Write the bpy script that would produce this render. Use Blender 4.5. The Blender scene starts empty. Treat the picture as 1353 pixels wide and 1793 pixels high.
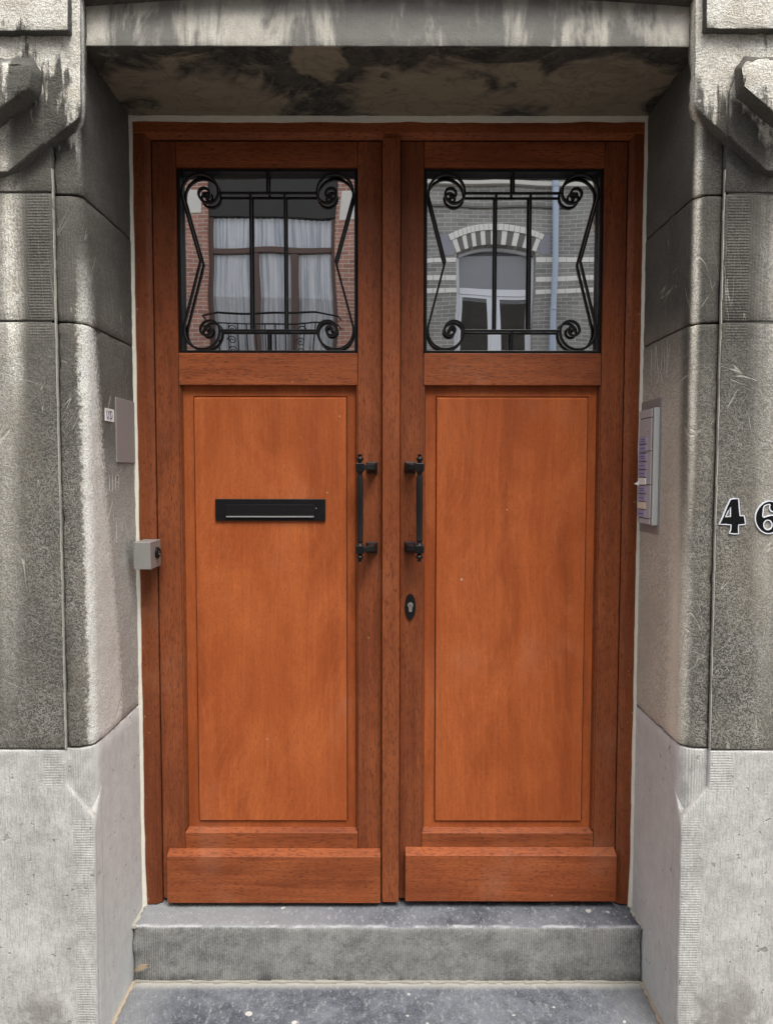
import bpy, bmesh, math, random
from mathutils import Vector, Matrix
from mathutils.geometry import tessellate_polygon
random.seed(7)
R = math.radians
scn = bpy.context.scene
COL = scn.collection

# ------------------------------------------------------------------ camera
FPX, PIT, ROL = 1246.0, R(3.12), R(0.07)
CAM = Vector((-.004, -2.086, 1.307))
cam_d = bpy.data.cameras.new('camera'); cam = bpy.data.objects.new('camera', cam_d); COL.objects.link(cam)
cam_d.sensor_fit = 'VERTICAL'; cam_d.sensor_height = 24.0; cam_d.lens = FPX / 1793 * 24
cam_d.clip_start = .02; cam_d.clip_end = 500
cam.matrix_world = Matrix.Translation(CAM) @ Matrix.Rotation(R(90) - PIT, 4, 'X') @ Matrix.Rotation(ROL, 4, 'Z')
scn.camera = cam

# ------------------------------------------------------------------ sky, sun, exposure
SUN_EL, SUN_AZ = R(60), R(20)           # veiled sun, high in front of the door and to the right
world = bpy.data.worlds.new('World'); scn.world = world; world.use_nodes = True
wt = world.node_tree; bg = wt.nodes['Background']
sky = wt.nodes.new('ShaderNodeTexSky'); sky.sky_type = 'NISHITA'; sky.sun_disc = False
sky.sun_elevation = SUN_EL; sky.sun_rotation = R(180) - SUN_AZ; sky.dust_density = 3.0; sky.air_density = 1.0
hs = wt.nodes.new('ShaderNodeHueSaturation'); hs.inputs['Saturation'].default_value = .22
wt.links.new(sky.outputs[0], hs.inputs['Color']); wt.links.new(hs.outputs[0], bg.inputs['Color'])
bg.inputs['Strength'].default_value = .14
sun_d = bpy.data.lights.new('sun', 'SUN'); sun_d.energy = 1.4; sun_d.angle = R(26); sun_d.color = (1, .96, .9)
sun = bpy.data.objects.new('sun', sun_d); COL.objects.link(sun)
sdir = Vector((math.sin(SUN_AZ) * math.cos(SUN_EL), -math.cos(SUN_AZ) * math.cos(SUN_EL), math.sin(SUN_EL)))
sun.rotation_euler = sdir.to_track_quat('Z', 'Y').to_euler(); sun.location = (0, -4, 9)
vs = scn.view_settings; vs.view_transform = 'Standard'; vs.look = 'None'; vs.gamma = 1; vs.exposure = 1.03
vs.use_curve_mapping = False

# ------------------------------------------------------------------ photo pixel -> place
_fw = Vector((0, math.cos(PIT), -math.sin(PIT))); _r0 = Vector((1, 0, 0)); _u0 = _r0.cross(_fw)
_rt = math.cos(ROL) * _r0 + math.sin(ROL) * _u0; _up = -math.sin(ROL) * _r0 + math.cos(ROL) * _u0
def ray(x, y): return _fw + _rt * ((x - 676.5) / FPX) - _up * ((y - 896.5) / FPX)
def P(x, y, Y):                      # point on the upright plane y = Y
    d = ray(x, y); return CAM + d * ((Y - CAM.y) / d.y)
GLASS_Y = .048
def MX(x, y, Y):                     # point of the far facade seen mirrored in the door glass
    p = P(x, y, 2 * GLASS_Y - Y); return p.x, p.z

# ------------------------------------------------------------------ node helpers
class E:
    """a scalar or vector socket with arithmetic"""
    def __init__(s, nt, v): s.nt, s.v = nt, v
    def _m(s, op, *a):
        n = s.nt.nodes.new('ShaderNodeMath'); n.operation = op
        for i, q in enumerate((s,) + a): put(s.nt, q, n.inputs[i])
        return E(s.nt, n.outputs[0])
    def __add__(s, o): return s._m('ADD', o)
    __radd__ = __add__
    def __sub__(s, o): return s._m('SUBTRACT', o)
    def __rsub__(s, o): return E(s.nt, float(o))._m('SUBTRACT', s)
    def __mul__(s, o): return s._m('MULTIPLY', o)
    __rmul__ = __mul__
    def __truediv__(s, o): return s._m('DIVIDE', o)
    def abs(s): return s._m('ABSOLUTE')
    def sin(s): return s._m('SINE')
    def max(s, o): return s._m('MAXIMUM', o)
    def min(s, o): return s._m('MINIMUM', o)
    def pow(s, o): return s._m('POWER', o)
    def sat(s): return s.max(0.0).min(1.0)
    def st(s, a, b):                 # smoothstep from a (0) to b (1); a may exceed b
        n = s.nt.nodes.new('ShaderNodeMapRange'); n.interpolation_type = 'SMOOTHSTEP'
        flip = a > b
        put(s.nt, s, n.inputs[0]); n.inputs[1].default_value = min(a, b); n.inputs[2].default_value = max(a, b)
        if flip: n.inputs[3].default_value, n.inputs[4].default_value = 1, 0
        return E(s.nt, n.outputs[0])
    def lin(s, a, b, c, d):
        n = s.nt.nodes.new('ShaderNodeMapRange'); put(s.nt, s, n.inputs[0])
        for i, q in enumerate((a, b, c, d)): n.inputs[i + 1].default_value = q
        return E(s.nt, n.outputs[0])
    def bump(s, c, w): return ((s - c) / w).pow(2.0)._m('MULTIPLY', -1.0)._m('EXPONENT')
def put(nt, q, sock):
    if isinstance(q, E): q = q.v
    if isinstance(q, (int, float)): sock.default_value = q
    elif isinstance(q, (tuple, list)): sock.default_value = (q[0], q[1], q[2], 1) if len(sock.default_value) == 4 else q
    else: nt.links.new(q, sock)
class Mat:
    def __init__(s, name):
        s.m = bpy.data.materials.new(name); s.m.use_nodes = True; s.nt = s.m.node_tree
        s.b = s.nt.nodes['Principled BSDF']
        g = s.nt.nodes.new('ShaderNodeNewGeometry'); s.geo = g
        x = s.nt.nodes.new('ShaderNodeSeparateXYZ'); s.nt.links.new(g.outputs['Position'], x.inputs[0])
        s.x, s.y, s.z = (E(s.nt, x.outputs[i]) for i in range(3))
        n = s.nt.nodes.new('ShaderNodeSeparateXYZ'); s.nt.links.new(g.outputs['Normal'], n.inputs[0])
        s.nx, s.ny, s.nz = (E(s.nt, n.outputs[i]) for i in range(3))
        s._r = None
    @property
    def rnd(s):
        if s._r is None: s._r = E(s.nt, s.nt.nodes.new('ShaderNodeObjectInfo').outputs['Random'])
        return s._r
    def vec(s, a, b, c):
        n = s.nt.nodes.new('ShaderNodeCombineXYZ')
        for i, q in enumerate((a, b, c)): put(s.nt, q, n.inputs[i])
        return n.outputs[0]
    def pos(s, kx=1., ky=None, kz=None, off=0):
        ky = kx if ky is None else ky; kz = kx if kz is None else kz
        return s.vec(s.x * kx + off, s.y * ky, s.z * kz)
    def noise(s, v, detail=3, rough=.55, dist=0, scale=1):
        n = s.nt.nodes.new('ShaderNodeTexNoise'); s.nt.links.new(v, n.inputs['Vector'])
        n.inputs['Scale'].default_value = scale; n.inputs['Detail'].default_value = detail
        n.inputs['Roughness'].default_value = rough; n.inputs['Distortion'].default_value = dist
        return E(s.nt, n.outputs[0])
    def mix(s, a, b, f):
        n = s.nt.nodes.new('ShaderNodeMix'); n.data_type = 'RGBA'
        put(s.nt, f, n.inputs[0]); put(s.nt, a, n.inputs[6]); put(s.nt, b, n.inputs[7])
        return n.outputs[2]
    def mul(s, a, f):                # colour times scalar
        n = s.nt.nodes.new('ShaderNodeVectorMath'); n.operation = 'SCALE'
        put(s.nt, a, n.inputs[0]); put(s.nt, f, n.inputs['Scale']); return n.outputs[0]
    def out(s, col=None, rough=.6, metal=None, bump=None, strength=.5, dist=.002, spec=None, coat=None):
        if col is not None: put(s.nt, col, s.b.inputs['Base Color'])
        put(s.nt, rough, s.b.inputs['Roughness'])
        if metal is not None: put(s.nt, metal, s.b.inputs['Metallic'])
        if spec is not None: put(s.nt, spec, s.b.inputs['Specular IOR Level'])
        if coat is not None: put(s.nt, coat, s.b.inputs['Coat Weight'])
        if bump is not None:
            n = s.nt.nodes.new('ShaderNodeBump'); put(s.nt, bump, n.inputs['Height'])
            n.inputs['Strength'].default_value = strength; n.inputs['Distance'].default_value = dist
            s.nt.links.new(n.outputs[0], s.b.inputs['Normal'])
        return s.m

# ------------------------------------------------------------------ materials
XR, YA, YB = .737, -.352, -.339      # reveal, outer wall plane, jamb plane
Z1, Z2, Z3, ZS = .620, 1.671, 1.974, 2.319

def m_stone_upper():
    m = Mat('weathered_limestone'); x, y, z = m.x, m.y, m.z
    ax = x.abs(); s = (ax - XR) - (y - YB)
    big = m.noise(m.pos(3.1), 5, .6); med = m.noise(m.pos(19), 4, .6)
    gr = m.noise(m.pos(300), 2, .7); gr2 = m.noise(m.pos(120), 2, .6)
    stk2 = m.noise(m.vec(x * 6.5 + y * 4, y * 2, z * 1.6 + 3), 5, .68, .5)
    stk = m.noise(m.vec(x * 15 + y * 9, y * 3, z * 1.1), 5, .6, .3)
    fine = m.noise(m.vec(x * 60 + y * 60, y * 8, z * 3.5), 3, .6)
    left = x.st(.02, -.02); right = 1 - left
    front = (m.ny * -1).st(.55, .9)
    dark = m.mix((.040, .038, .034), (.130, .123, .106), (big.st(.3, .7) * .6 + med * .5).sat())
    light = m.mix((.80, .775, .70), (.62, .585, .50), med.st(.35, .7))
    light = m.mix(light, m.mix((.84, .85, .81), (.80, .755, .63), right), (1 - front) * .75)  # side-face wash colour lifted to make up for weak, pinkish bounce light; right beiger
    grain = (gr * .75 + gr2 * .25).st(.42, .60)
    # grey speckle that shows everywhere the crust is thin, most of all low down
    low = z.st(1.75, 1.05)
    spk = (.06 + low * (.20 + right * .16) * (.25 + stk2.st(.3, .7) * 1.0)) * grain
    # left jamb: washed band on the rounded arris, wider towards the ground
    wl = z.lin(1.72, .78, -.035, -.20)
    e = s + (stk - .5) * .05 + (gr2 - .5) * .05
    bandL = e.st(.020, -.004) * (e - wl).st(-.045, .030) * z.st(1.90, 1.60) * left
    # right jamb: thin washed arris high up, paler blotches low down
    bandR = (s + (fine - .5) * .014).bump(-.004, .013) * right * z.st(.9, 1.5)
    blotR = (e.st(.03, -.02) * e.st(-.14, -.03)) * z.st(1.45, .90) * right * .90 + e.st(-.02, -.08) * z.st(1.80, 1.40) * right * .68
    revL = e.st(.0, -.1) * z.st(1.55, 1.10) * .48 * left
    # outer faces
    so = ((ax - .905) + (stk - .5) * .05).bump(0, .022) * left * z.st(1.2, 1.75) * front
    so2 = ((ax - .93) + (stk - .5) * .10).bump(0, .035) * z.st(.3, 1.2) * front * .8
    # upper stones: rain streaks on the front, dark crust under them
    hi = z.st(1.98, 2.10) * front * (stk2 * .72 + fine * .14 + med * .14 + (z - 2.19) * .50 + ax.st(.84, .95) * .05).st(.475, .54)
    arL = s.bump(.0, .009) * z.st(1.99, 2.2) * .8
    wash = (bandL * .95).max(bandR).max(blotR).max(so * .9).max(so2 * .5).max(hi).max(arL).max(revL)
    wash = (wash * (.58 + grain * .85)).sat()
    f = spk.max(wash)
    col = m.mix(dark, light, f.sat())
    brown = z.st(1.7, 1.2) * (big.st(.40, .65) * .35 + .12)
    col = m.mix(col, (.24, .205, .15), brown * grain)
    # hairline scratches
    scr = None
    for kx_, kz_, of_ in ((30, 7, 0.), (26, -16, 7.), (9, 30, 15.), (40, 3, 23.)):
        ln_ = m.noise(m.vec((x + y) * kx_ + z * kz_ + of_, (x - y) * 2, (z * kx_ - x * kz_) * .04 + of_), 0, .4, .12)
        q_ = (ln_ - .5).abs().st(.009, .002) * m.noise(m.pos(8, off=of_), 3).st(.55, .62) * .50
        scr = q_ if scr is None else scr.max(q_)
    scr = scr * z.st(2.05, 1.75)
    col = m.mix(col, (.56, .54, .47), scr)
    chip = m.noise(m.pos(24, off=31), 2, .5).st(.775, .80) * .7
    col = m.mix(col, (.60, .58, .52), chip)
    tool = (z * (2 * math.pi / .0068)).sin() * (ax.st(.805, .812) * ax.st(.866, .858)) * front * z.st(1.60, 1.66) * z.st(1.975, 1.97)
    vt = ((x + y) * (2 * math.pi / .0075)).sin() * .25 * z.st(1.5, 1.7) * z.st(2.0, 1.95)
    rg = m.noise(m.vec(x * 70 + y * 70, y * 20, z * 130), 3, .6, .8) * z.st(1.9, 2.1) * front
    h = gr * .55 + gr2 * .5 + med * .8 + tool * .16 + vt * .25 - scr + rg * .9
    return m.out(col, .85, bump=h, strength=.75, dist=.0045, spec=.25)

def m_stone_lintel():
    m = Mat('lintel_limestone'); x, y, z = m.x, m.y, m.z
    big = m.noise(m.pos(3.1), 5, .6); med = m.noise(m.pos(19), 4, .6)
    gr = m.noise(m.pos(230), 3, .75)
    stk = m.noise(m.vec(x * 8, y * 2, z * 2.0 + 4), 5, .66, .5)
    fine = m.noise(m.vec(x * 42, y * 5, z * 3), 3, .6)
    under = (m.nz * -1).st(.5, .9)
    dark = m.mix((.13, .126, .115), (.30, .29, .265), med * .5 + gr * .5)
    light = m.mix((.72, .69, .61), (.54, .51, .44), med.st(.3, .7))
    f = ((stk * .72 + fine * .14 + med * .14).st(.44, .55) * (.5 + gr * .85) * (1 - z.st(2.385, 2.41) * .45)).sat()
    front = m.mix(dark, light, f)
    # underside: sooty crust with leaf-shaped brown patches where it has dissolved
    wx = x + (m.noise(m.vec(x * 6, y * 7, 2.0), 4, .6) - .5) * .17
    wy = y + (m.noise(m.vec(x * 7, y * 8, 5.0), 4, .6) - .5) * .12
    fld = None
    for cx_, cy_, rx_, ry_ in ((-.52, -.10, .23, .15), (-.17, -.30, .045, .10), (-.02, -.08, .055, .09), (.13, -.10, .19, .16), (.56, -.11, .17, .15), (.36, -.20, .035, .07)):
        d_ = ((wx - cx_) / rx_).pow(2.0) + ((wy - cy_) / ry_).pow(2.0)
        fld = d_ if fld is None else fld.min(d_)
    n = m.noise(m.vec(x * 4.2 + .9, y * 5.5 + 1.7, 3.3), 5, .58, 2.0)
    val = (1.25 - fld).max(-1.2) * .30 + (n - .5) * 1.7
    patch = val.st(-.16, .20); rim = val.bump(-.17, .06) * m.noise(m.vec(x * 9, y * 9, 8.), 2).st(.38, .6)
    soot = m.mix((.040, .038, .034), (.120, .112, .096), m.noise(m.pos(26, off=3), 5, .65))
    tan = m.mix((.200, .172, .122), (.340, .295, .215), m.noise(m.pos(9, 30, 9), 4, .6))
    sof = m.mix(soot, tan, patch); sof = m.mix(sof, (.018, .017, .016), rim * .6)
    marb = (m.noise(m.vec(wx * 7, wy * 9, 2.), 3, .55, 1.6) - .5).abs().st(.035, .0) * .6
    sof = m.mix(sof, (.030, .028, .025), marb * (1 - patch * .6))
    wisp = (m.noise(m.vec(x * 13 + y * 14, y * 5, 0.), 2, .5, 2.2) - .5).abs().st(.012, .0) * (1 - patch) * .35
    sof = m.mix(sof, (.30, .27, .22), wisp)
    pale = (m.noise(m.vec(x * 5 + 2, y * 7, 7.), 4, .7)).st(.60, .70) * y.st(-.2, -.33)
    sof = m.mix(sof, (.40, .36, .29), pale * .8)
    h = gr * .6 + med * .8 + stk * .4
    return m.out(m.mix(front, sof, under), .85, bump=h, strength=.6, dist=.004, spec=.2)

def m_stone_base():
    m = Mat('pale_bluestone'); x, y, z = m.x, m.y, m.z
    ax = x.abs(); s = (ax - XR) - (y - YA)
    big = m.noise(m.pos(4.2), 5, .6); med = m.noise(m.pos(27), 5, .65)
    gr = m.noise(m.pos(260), 3, .8); fib = m.noise(m.vec(x * 46 + y * 46, y * 3, z * 3.2), 4, .6)
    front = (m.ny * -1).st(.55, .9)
    col = m.mix((.34, .338, .322), (.615, .605, .58), (big * .25 + med * .35 + gr * .45).st(.38, .66))
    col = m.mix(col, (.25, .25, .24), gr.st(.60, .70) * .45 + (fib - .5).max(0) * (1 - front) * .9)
    ft = (m.noise(m.vec(x * 330 + y * 330, y * 9, z * 26), 2, .6) - .5).max(0)
    col = m.mix(col, (.22, .22, .212), (ft * 2.6).sat())
    col = m.mix(col, (.66, .68, .665), m.nx.abs().st(.8, .97) * .5)  # side faces painted paler and cooler, making up for less light in the recess
    pit = m.noise(m.pos(52, off=2), 2, .5).st(.69, .73) * .55
    col = m.mix(col, (.20, .195, .18), pit)
    grime = z.st(.16, -.12) * m.noise(m.pos(7, off=5), 5, .7).st(.45, .65) * front
    col = m.mix(col, (.17, .16, .135), grime * .75)
    band = ax.st(.715, .722) * ax.st(.789, .780)
    notch = (ax.st(.79, .80) * ax.st(.862, .85)) * z.st(.50, .54)
    lines = (.25 + big.st(.3, .6) * .6) * ((z + (med - .5) * .004) * (2 * math.pi / .0066)).sin() + (med - .5) * 2.4
    tool = lines * (band * z.st(.46, .42)).max(notch) * front
    col = m.mix(col, (.29, .285, .27), (tool * -1).sat() * .20)
    vt = (x * (2 * math.pi / .0062)).sin() * front * ax.st(.797, .793) * z.st(.44, .46)
    col = m.mix(col, (.27, .27, .26), (vt * -1).sat() * .35)
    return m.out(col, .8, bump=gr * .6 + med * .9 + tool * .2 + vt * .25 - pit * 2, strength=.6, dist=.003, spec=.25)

def m_step(name, c0, c1, blue, tread):
    m = Mat(name); x, y, z = m.x, m.y, m.z
    big = m.noise(m.pos(5, off=1), 5, .65); med = m.noise(m.pos(34), 5, .7); gr = m.noise(m.pos(240), 3, .8)
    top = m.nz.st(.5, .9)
    face = m.mix(c0, c1, (big * .35 + med * .35 + gr * .45).st(.42, .68)); face = m.mix(face, (.42, .42, .40), m.noise(m.pos(130, off=7), 3, .7).st(.58, .68) * .5)
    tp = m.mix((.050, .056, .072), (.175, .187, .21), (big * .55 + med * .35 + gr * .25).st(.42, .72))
    tp = m.mix(tp, (.42, .425, .42), m.noise(m.pos(90, 45, 1, off=4), 4, .75).st(.54, .66) * (.60 if not tread else .42))
    tp = m.mix(tp, (.55, .55, .54), gr.st(.60, .68) * .5)
    if tread:
        edge = x.abs().st(.56, .70)
        ln = ((x * .94 + y * .34) * (2 * math.pi / .008)).sin() * edge
        tp = m.mix(tp, (.27, .275, .28), edge * .5)
        tp = m.mix(tp, (.47, .45, .40), y.st(-.14, -.108) * .75)
    else:
        ln = ((x * .8 + y * .6) * (2 * math.pi / .008)).sin() * x.abs().st(.3, .7)
        tp = m.mix(tp, (.36, .37, .375), (x + (med - .5) * .5).st(.05, -.5) * .55)
        tp = m.mix(tp, (.62, .63, .64), (y + (med - .5) * .022).bump(-.098, .006) * .45 * m.noise(m.pos(11, off=3), 3).st(.4, .6))
    spots = m.noise(m.pos(21, off=8), 1, .4).st(.735, .755)
    tp = m.mix(tp, (.62, .60, .55), spots * .8)
    vt = ((x + (gr - .5) * .003) * (2 * math.pi / .0066)).sin() * (1 - top) * (.35 + m.noise(m.pos(8, off=2), 3).st(.35, .65))
    fc = m.mix(face, (.09, .09, .085), (vt * -1).sat() * .4)
    fc = m.mix(fc, (.045, .046, .05), z.st(-.115, -.162) * m.noise(m.pos(9, off=6), 4, .7).st(.42, .62) * .75)
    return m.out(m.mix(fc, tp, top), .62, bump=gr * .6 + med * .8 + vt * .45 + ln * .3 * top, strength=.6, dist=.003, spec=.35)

def m_wood(name, horiz, c_dark, c_mid, c_light, pore, soft=1.0, fibk=.68, pork=.62, arcs=0, ribk=.3):
    m = Mat(name); r = m.rnd * 37.0
    u, w = (m.z, m.x) if horiz else (m.x, m.z)          # across / along the grain
    wob = (m.noise(m.vec(u * 3 + r, m.y * 3, w * 1.1), 3, .5) - .5) * .16
    fig = m.noise(m.vec((u + wob) * 8 + r, m.y * 4, w * .8 + r), 4, .55, .5)
    rib = m.noise(m.vec((u + wob * .5) * 46 + r, m.y * 20, w * 1.6), 4, .6)
    fib = m.noise(m.vec(u * 300 + r, m.y * 90, w * 13), 3, .6)
    po = m.noise(m.vec((u + wob * .2) * 430 + r, m.y * 120, w * 62 + r), 2, .6)
    cloud = m.noise(m.vec(u * 5.5 + r, m.y, w * 2.6 + r), 5, .66, .5)
    c = m.mix(c_dark, c_mid, (fig * (1 - ribk) + rib * ribk).st(.34, .58))
    c = m.mix(c, c_light, (rib * ribk * .7 + cloud * (.85 - ribk * .7) + fig * .15).st(.40, .66) * soft)
    if arcs:
        wv = (m.noise(m.vec(u * 2.1 + r, 0., w * 1.25 + r), 2, .45) - .5) * 26 + u * 34
        ring = (wv * 6.283).sin().st(.55, 1.0) * m.noise(m.vec(u * 4 + r, 3., w * 3), 2).st(.40, .62)
        c = m.mix(c, (.55, .17, .060), ring * arcs)
        spl = m.noise(m.pos(330), 2, .6); c = m.mul(c, .72 + spl * .56)
    c = m.mul(c, 1 - fibk / 2 + fib * fibk)
    st_ = m.noise(m.vec((u + wob * .35) * 125 + r, m.y * 40, w * 2.6 + r), 3, .65)
    c = m.mul(c, (.80 + st_ * .40) * (.90 + m.rnd * .20))
    p = po.st(.53, .63) * (.35 + cloud * .9)
    c = m.mix(c, pore, (p * pork).sat())
    haze = m.noise(m.vec(m.x * 5, m.y, m.z * 3.5), 4, .6).st(.54, .74) * .16
    c = m.mix(c, (.36, .19, .13), haze)
    chips = m.noise(m.pos(62, off=3), 1, .3).st(.845, .86) * .6
    worn = m.noise(m.vec(m.x * 150, m.y * 60, m.z * 70), 2, .6).st(.66, .71) * m.x.abs().st(.702, .716) * m.noise(m.vec(1., m.x * 3, m.z * 5), 2).st(.44, .60)
    c = m.mix(c, (.55, .45, .36), chips.max(worn * .8))
    return m.out(c, .40 + .16 * cloud, bump=fib * .5 - p * .7 + rib * .3, strength=.35, dist=.0012, spec=.22)

M = {}
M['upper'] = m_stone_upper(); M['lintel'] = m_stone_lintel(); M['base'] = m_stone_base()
M['step'] = m_step('step_bluestone', (.10, .103, .100), (.31, .312, .295), 0, False)
M['tread'] = m_step('tread_bluestone', (.10, .103, .100), (.31, .312, .295), 0, True)
PORE = (.075, .017, .009)
M['wood_v'] = m_wood('mahogany_upright', False, (.130, .034, .0128), (.186, .051, .0185), (.262, .077, .027), PORE, .7, .75, .72)
M['wood_h'] = m_wood('mahogany_level', True, (.175, .044, .0150), (.250, .066, .0220), (.340, .098, .032), PORE, .8, .75, .72)
M['panel'] = m_wood('veneer_panel', False, (.245, .056, .0150), (.305, .073, .0195), (.385, .102, .029), (.17, .036, .013), 1.0, .34, .34, .10, .16)
def simple(name, c, rough, metal=0, n=60, var=.25, bs=.2, bd=.001, spec=.5):
    m = Mat(name); a = m.noise(m.pos(n), 4, .6); b = m.noise(m.pos(n * .13), 3)
    c2 = m.mul(c, 1 - var + (a * .6 + b * .4) * 2 * var)
    return m.out(c2, (a - .5) * .25 + rough, metal, bump=a, strength=bs, dist=bd, spec=spec)
M['black'] = simple('black_lacquered_iron', (.007, .007, .0075), .34, 0, 140, .3, .25, .0008, .28)
M['rebate'] = simple('black_glazing_bead', (.008, .008, .008), .6)
M['grip'] = simple('black_satin_metal', (.008, .008, .009), .34, 0, 200, .2, .1, .0005, .32)
M['steel'] = simple('brushed_steel', (.30, .295, .28), .45, .35, 120, .18, .15)
M['plate'] = simple('dull_steel_plate', (.30, .29, .285), .5, .2, 90, .15, .1)
M['chrome'] = simple('nickel_cylinder', (.75, .73, .66), .25, .9, 60, .1, .05)
M['alu'] = simple('anodised_aluminium', (.50, .51, .52), .45, .15, 150, .08, .05)
M['alu2'] = simple('pale_aluminium_frame', (.56, .585, .575), .4, .1, 150, .06, .05)
M['button'] = simple('lilac_name_tag', (.36, .345, .52), .4, 0, 60, .08, .05)
M['paper'] = simple('white_paper', (.82, .81, .79), .8, 0, 40, .06, .1)
M['cream'] = simple('cream_paper', (.72, .66, .52), .7, 0, 40, .06, .1)
M['print'] = simple('faded_print', (.17, .155, .30), .6)
M['ink'] = simple('dark_ink', (.08, .07, .12), .6)
M['seal'] = simple('cream_sealant', (.68, .65, .55), .6, 0, 90, .22, .5, .002)
M['mortar'] = simple('pale_mortar', (.40, .38, .33), .9, 0, 120, .25, .6, .002)
M['mortar_dk'] = simple('dark_joint', (.10, .092, .08), .9, 0, 120, .4, .6, .003)
M['joint'] = simple('grey_sandy_joint', (.33, .31, .265), .9, 0, 90, .35, .6, .003)
M['sand'] = simple('sandy_mortar', (.40, .33, .25), .9, 0, 90, .3, .6, .003)
M['digit_black'] = simple('black_number_paint', (.007, .0065, .007), .8, 0, 150, .8, .5, .001, .1)
M['digit_white'] = simple('white_number_outline', (.72, .74, .80), .6, 0, 150, .15, .3, .001)
M['scratch'] = simple('scratched_stone', (.42, .40, .36), .9)
M['leaf'] = simple('dry_leaf', (.42, .33, .22), .7, 0, 50, .3, .4)
M['pvc'] = simple('white_window_frame', (.88, .90, .95), .35, 0, 20, .04, .05)
M['brownwood'] = simple('brown_window_frame', (.115, .068, .052), .5, 0, 30, .2, .1)
M['darkbox'] = simple('dark_shutter_box', (.030, .028, .026), .6)
M['pipe'] = simple('pale_blue_zinc', (.46, .54, .66), .4, .1, 30, .08, .05)
M['bandwhite'] = simple('white_glazed_brick', (.88, .86, .80), .4, 0, 30, .10, .1)
M['quoin'] = simple('white_stone', (.74, .71, .65), .7, 0, 25, .12, .2)
M['greyplaster'] = simple('grey_spandrel', (.34, .34, .38), .8, 0, 25, .1, .2)
M['gbrick1'] = simple('grey_brick', (.19, .185, .17), .8, 0, 40, .2, .3)
M['asphalt'] = simple('asphalt', (.05, .05, .052), .9, 0, 120, .35, .6, .004)
M['paving'] = simple('pavement_flags', (.17, .165, .155), .85, 0, 50, .25, .4, .003)
M['room'] = simple('dark_room', (.02, .021, .022), .8)
def m_brick(name, c1, c2, mort):
    m = Mat(name); n = m.nt.nodes.new('ShaderNodeTexBrick')
    m.nt.links.new(m.vec(m.x, m.z, 0.), n.inputs['Vector'])
    n.inputs['Scale'].default_value = 1; n.inputs['Brick Width'].default_value = .205; n.inputs['Row Height'].default_value = .068
    n.inputs['Mortar Size'].default_value = .006; n.inputs['Mortar Smooth'].default_value = .3; n.inputs['Bias'].default_value = 0
    put(m.nt, c1, n.inputs['Color1']); put(m.nt, c2, n.inputs['Color2']); put(m.nt, mort, n.inputs['Mortar'])
    v = m.noise(m.pos(2.2), 4, .6); c = m.mul(n.outputs[0], .7 + v * .6)
    return m.out(c, .85, bump=E(m.nt, n.outputs[1]) * -1, strength=.5, dist=.006)
M['redbrick'] = m_brick('red_brickwork', (.50, .25, .185), (.34, .165, .125), (.62, .57, .50))
M['greybrick'] = m_brick('grey_brickwork', (.26, .255, .24), (.36, .35, .325), (.58, .57, .54))
M['ownbrick'] = m_brick('own_brickwork', (.25, .235, .21), (.20, .19, .175), (.34, .33, .30))
def m_curtain():
    m = Mat('white_net_curtain'); a = m.noise(m.vec(m.x * 22, 0., m.z * .5), 4, .6)
    return m.out(m.mix((.42, .46, .55), (.92, .94, .98), a.st(.34, .56)), .9)
M['curtain'] = m_curtain()
def m_glass(name, refl, tint, wav, trans):
    m = Mat(name); nt = m.nt; nt.nodes.remove(m.b)
    gl = nt.nodes.new('ShaderNodeBsdfGlossy'); gl.inputs['Roughness'].default_value = 0.0; put(nt, tint, gl.inputs['Color'])
    tr = nt.nodes.new('ShaderNodeBsdfTransparent'); put(nt, trans, tr.inputs['Color'])
    mx = nt.nodes.new('ShaderNodeMixShader')
    fr = nt.nodes.new('ShaderNodeFresnel'); fr.inputs[0].default_value = 1.5
    put(nt, (E(nt, fr.outputs[0]) * (1 - refl) + refl).sat(), mx.inputs[0])
    nt.links.new(tr.outputs[0], mx.inputs[1]); nt.links.new(gl.outputs[0], mx.inputs[2])
    if wav:
        n = m.noise(m.pos(3.2, 1, 3.2), 1, .4); b = nt.nodes.new('ShaderNodeBump')
        put(nt, n, b.inputs['Height']); b.inputs['Strength'].default_value = 1; b.inputs['Distance'].default_value = wav
        nt.links.new(b.outputs[0], gl.inputs['Normal'])
    nt.links.new(mx.outputs[0], nt.nodes['Material Output'].inputs['Surface'])
    return m.m
M['glass'] = m_glass('mirror_glazing', .94, (1, 1, 1), .0010, (.55, .57, .56))
M['glass_far'] = m_glass('window_glass', .0, (1, 1, 1), 0, (1, 1, 1))

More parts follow.
